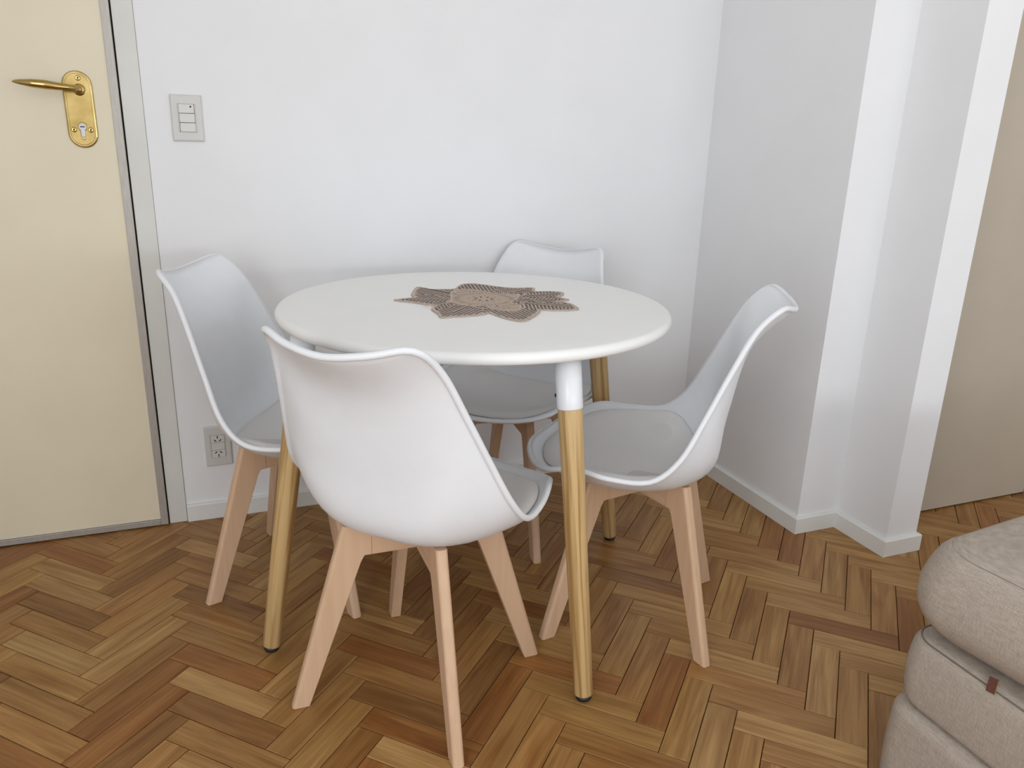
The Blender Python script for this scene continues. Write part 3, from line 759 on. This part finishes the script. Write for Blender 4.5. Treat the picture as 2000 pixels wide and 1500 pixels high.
# ------------------------------------------------------------------ SOFA
sofa = tag(empty('sofa', (0.55, -1.15, 0)), 'greige woven fabric sofa seat, its corner reaching in at the lower right', 'sofa')
def soft_block(name, x0, x1, y0, y1, z0, z1, rc, rt, bulge, mat, parent, dome=0.0, taper=0.0, nz=14, rb=None):
    """upholstered block: rounded plan corners (rc), rounded top / bottom arrises (rt/rb), bulging sides"""
    rb = rt if rb is None else rb
    bm = bmesh.new(); rings = []
    def outline(inset, z, b):
        o_ = []; r_ = max(rc - inset * 0.5, 0.01)
        X0, X1, Y0, Y1 = x0 + inset - b, x1 - inset + b, y0 + inset - b, y1 - inset + b
        for cx_, cy_, a0 in ((X1 - r_, Y1 - r_, 0), (X0 + r_, Y1 - r_, 90), (X0 + r_, Y0 + r_, 180), (X1 - r_, Y0 + r_, 270)):
            for k in range(9):
                a = math.radians(a0 + 90 * k / 8); o_.append((cx_ + r_ * math.cos(a), cy_ + r_ * math.sin(a), z))
        # insert points along long runs for smooth shading
        return o_
    levels = []
    for k in range(7):
        a = math.pi / 2 * k / 6; levels.append((rb * (1 - math.sin(a)), z0 + rb * (1 - math.cos(a))))
    for k in range(1, nz): levels.append((0, z0 + rb + (z1 - rt - z0 - rb) * k / nz))
    for k in range(7):
        a = math.pi / 2 * k / 6; levels.append((rt * (1 - math.cos(a)), z1 - rt + rt * math.sin(a)))
    for ins_, z in levels:
        t = (z - z0) / (z1 - z0)
        rings.append([bm.verts.new(p) for p in outline(ins_ + taper * t, z, bulge * math.sin(math.pi * min(1, max(0, t))))])
    last = levels[-1]
    for k in range(1, 7):
        ins_ = last[0] + 0.30 * (k / 6) ** 1.0 * 1.0
        rings.append([bm.verts.new(p) for p in outline(ins_ + taper, z1 + dome * math.sin(math.pi / 2 * k / 6), 0)])
    n = len(rings[0])
    for a, b in zip(rings, rings[1:]):
        for k in range(n): bm.faces.new((a[k], a[(k + 1) % n], b[(k + 1) % n], b[k]))
    bm.faces.new(rings[0]); bm.faces.new(rings[-1])
    o_ = link(name, bm_mesh(name, bm), mat, None, True)
    o_.parent = parent; o_.matrix_parent_inverse = Matrix.Translation(-parent.location)
    return o_
SX0, SX1, SY0, SY1 = 0.125, 0.98, -1.95, -0.405
def seam_ring(block, x0, x1, y0, y1, z, rc, r=0.0011):
    bm = bmesh.new(); pts = []
    for cx_, cy_, a0 in ((x1 - rc, y1 - rc, 0), (x0 + rc, y1 - rc, 90), (x0 + rc, y0 + rc, 180), (x1 - rc, y0 + rc, 270)):
        for k in range(9):
            a = math.radians(a0 + 90 * k / 8); pts.append(Vector((cx_ + rc * math.cos(a), cy_ + rc * math.sin(a), z)))
    tube_bm(bm, pts, r, 6, closed=True)
    o_ = link('seam', bm_mesh('seam', bm), 'seam', None, True); o_.parent = block
    return o_
soft_block('plinth', SX0 - 0.010, SX1, SY0, SY1 + 0.004, 0.0, 0.188, 0.05, 0.020, 0.003, 'fabric', sofa, rb=0.008)
sb = soft_block('seat_base', SX0 + 0.006, SX1, SY0, SY1, 0.186, 0.322, 0.05, 0.020, 0.006, 'fabric', sofa, rb=0.018)
seam_ring(sb, SX0 + 0.0105, SX1 - 0.005, SY0 + 0.005, SY1 - 0.005, 0.3175, 0.048)
cu = soft_block('seat_cushion', SX0 + 0.012, SX1, -1.15, SY1 - 0.002, 0.318, 0.494, 0.075, 0.024, 0.022, 'fabric', sofa, dome=0.014, rb=0.060)
seam_ring(cu, SX0 + 0.012 + 0.0065, SX1 - 0.0065, -1.15 + 0.0065, SY1 - 0.002 - 0.0065, 0.4875, 0.072)
# the loose cushion lies slightly askew on the base
piv = Vector((SX0 + 0.05, SY1 - 0.03, 0))
cu.matrix_parent_inverse = Matrix.Translation(-sofa.location) @ Matrix.Translation(piv) @ Matrix.Rotation(math.radians(6), 4, 'Z') @ Matrix.Translation(-piv)
# leather tag peeping out under the cushion
bm = bmesh.new(); box_bm(bm, -0.0010, 0.0010, -0.006, 0.006, -0.012, 0.012)
tg = link('tag', bm_mesh('tag', bm), 'leather', None); tg.location = (SX0 + 0.004, -0.571, 0.328); tg.rotation_euler = (0, math.radians(10), math.radians(20))
tg.parent = sofa; tg.matrix_parent_inverse = Matrix.Translation(-sofa.location); tg['label'] = 'small brown leather tag'
bm = bmesh.new(); tube_bm(bm, [Vector((0, -0.0064, -0.013)), Vector((0, -0.0064, 0.013))], 0.0009, 8)
ed = link('tag_rod', bm_mesh('tag_rod', bm), 'brass', tg)
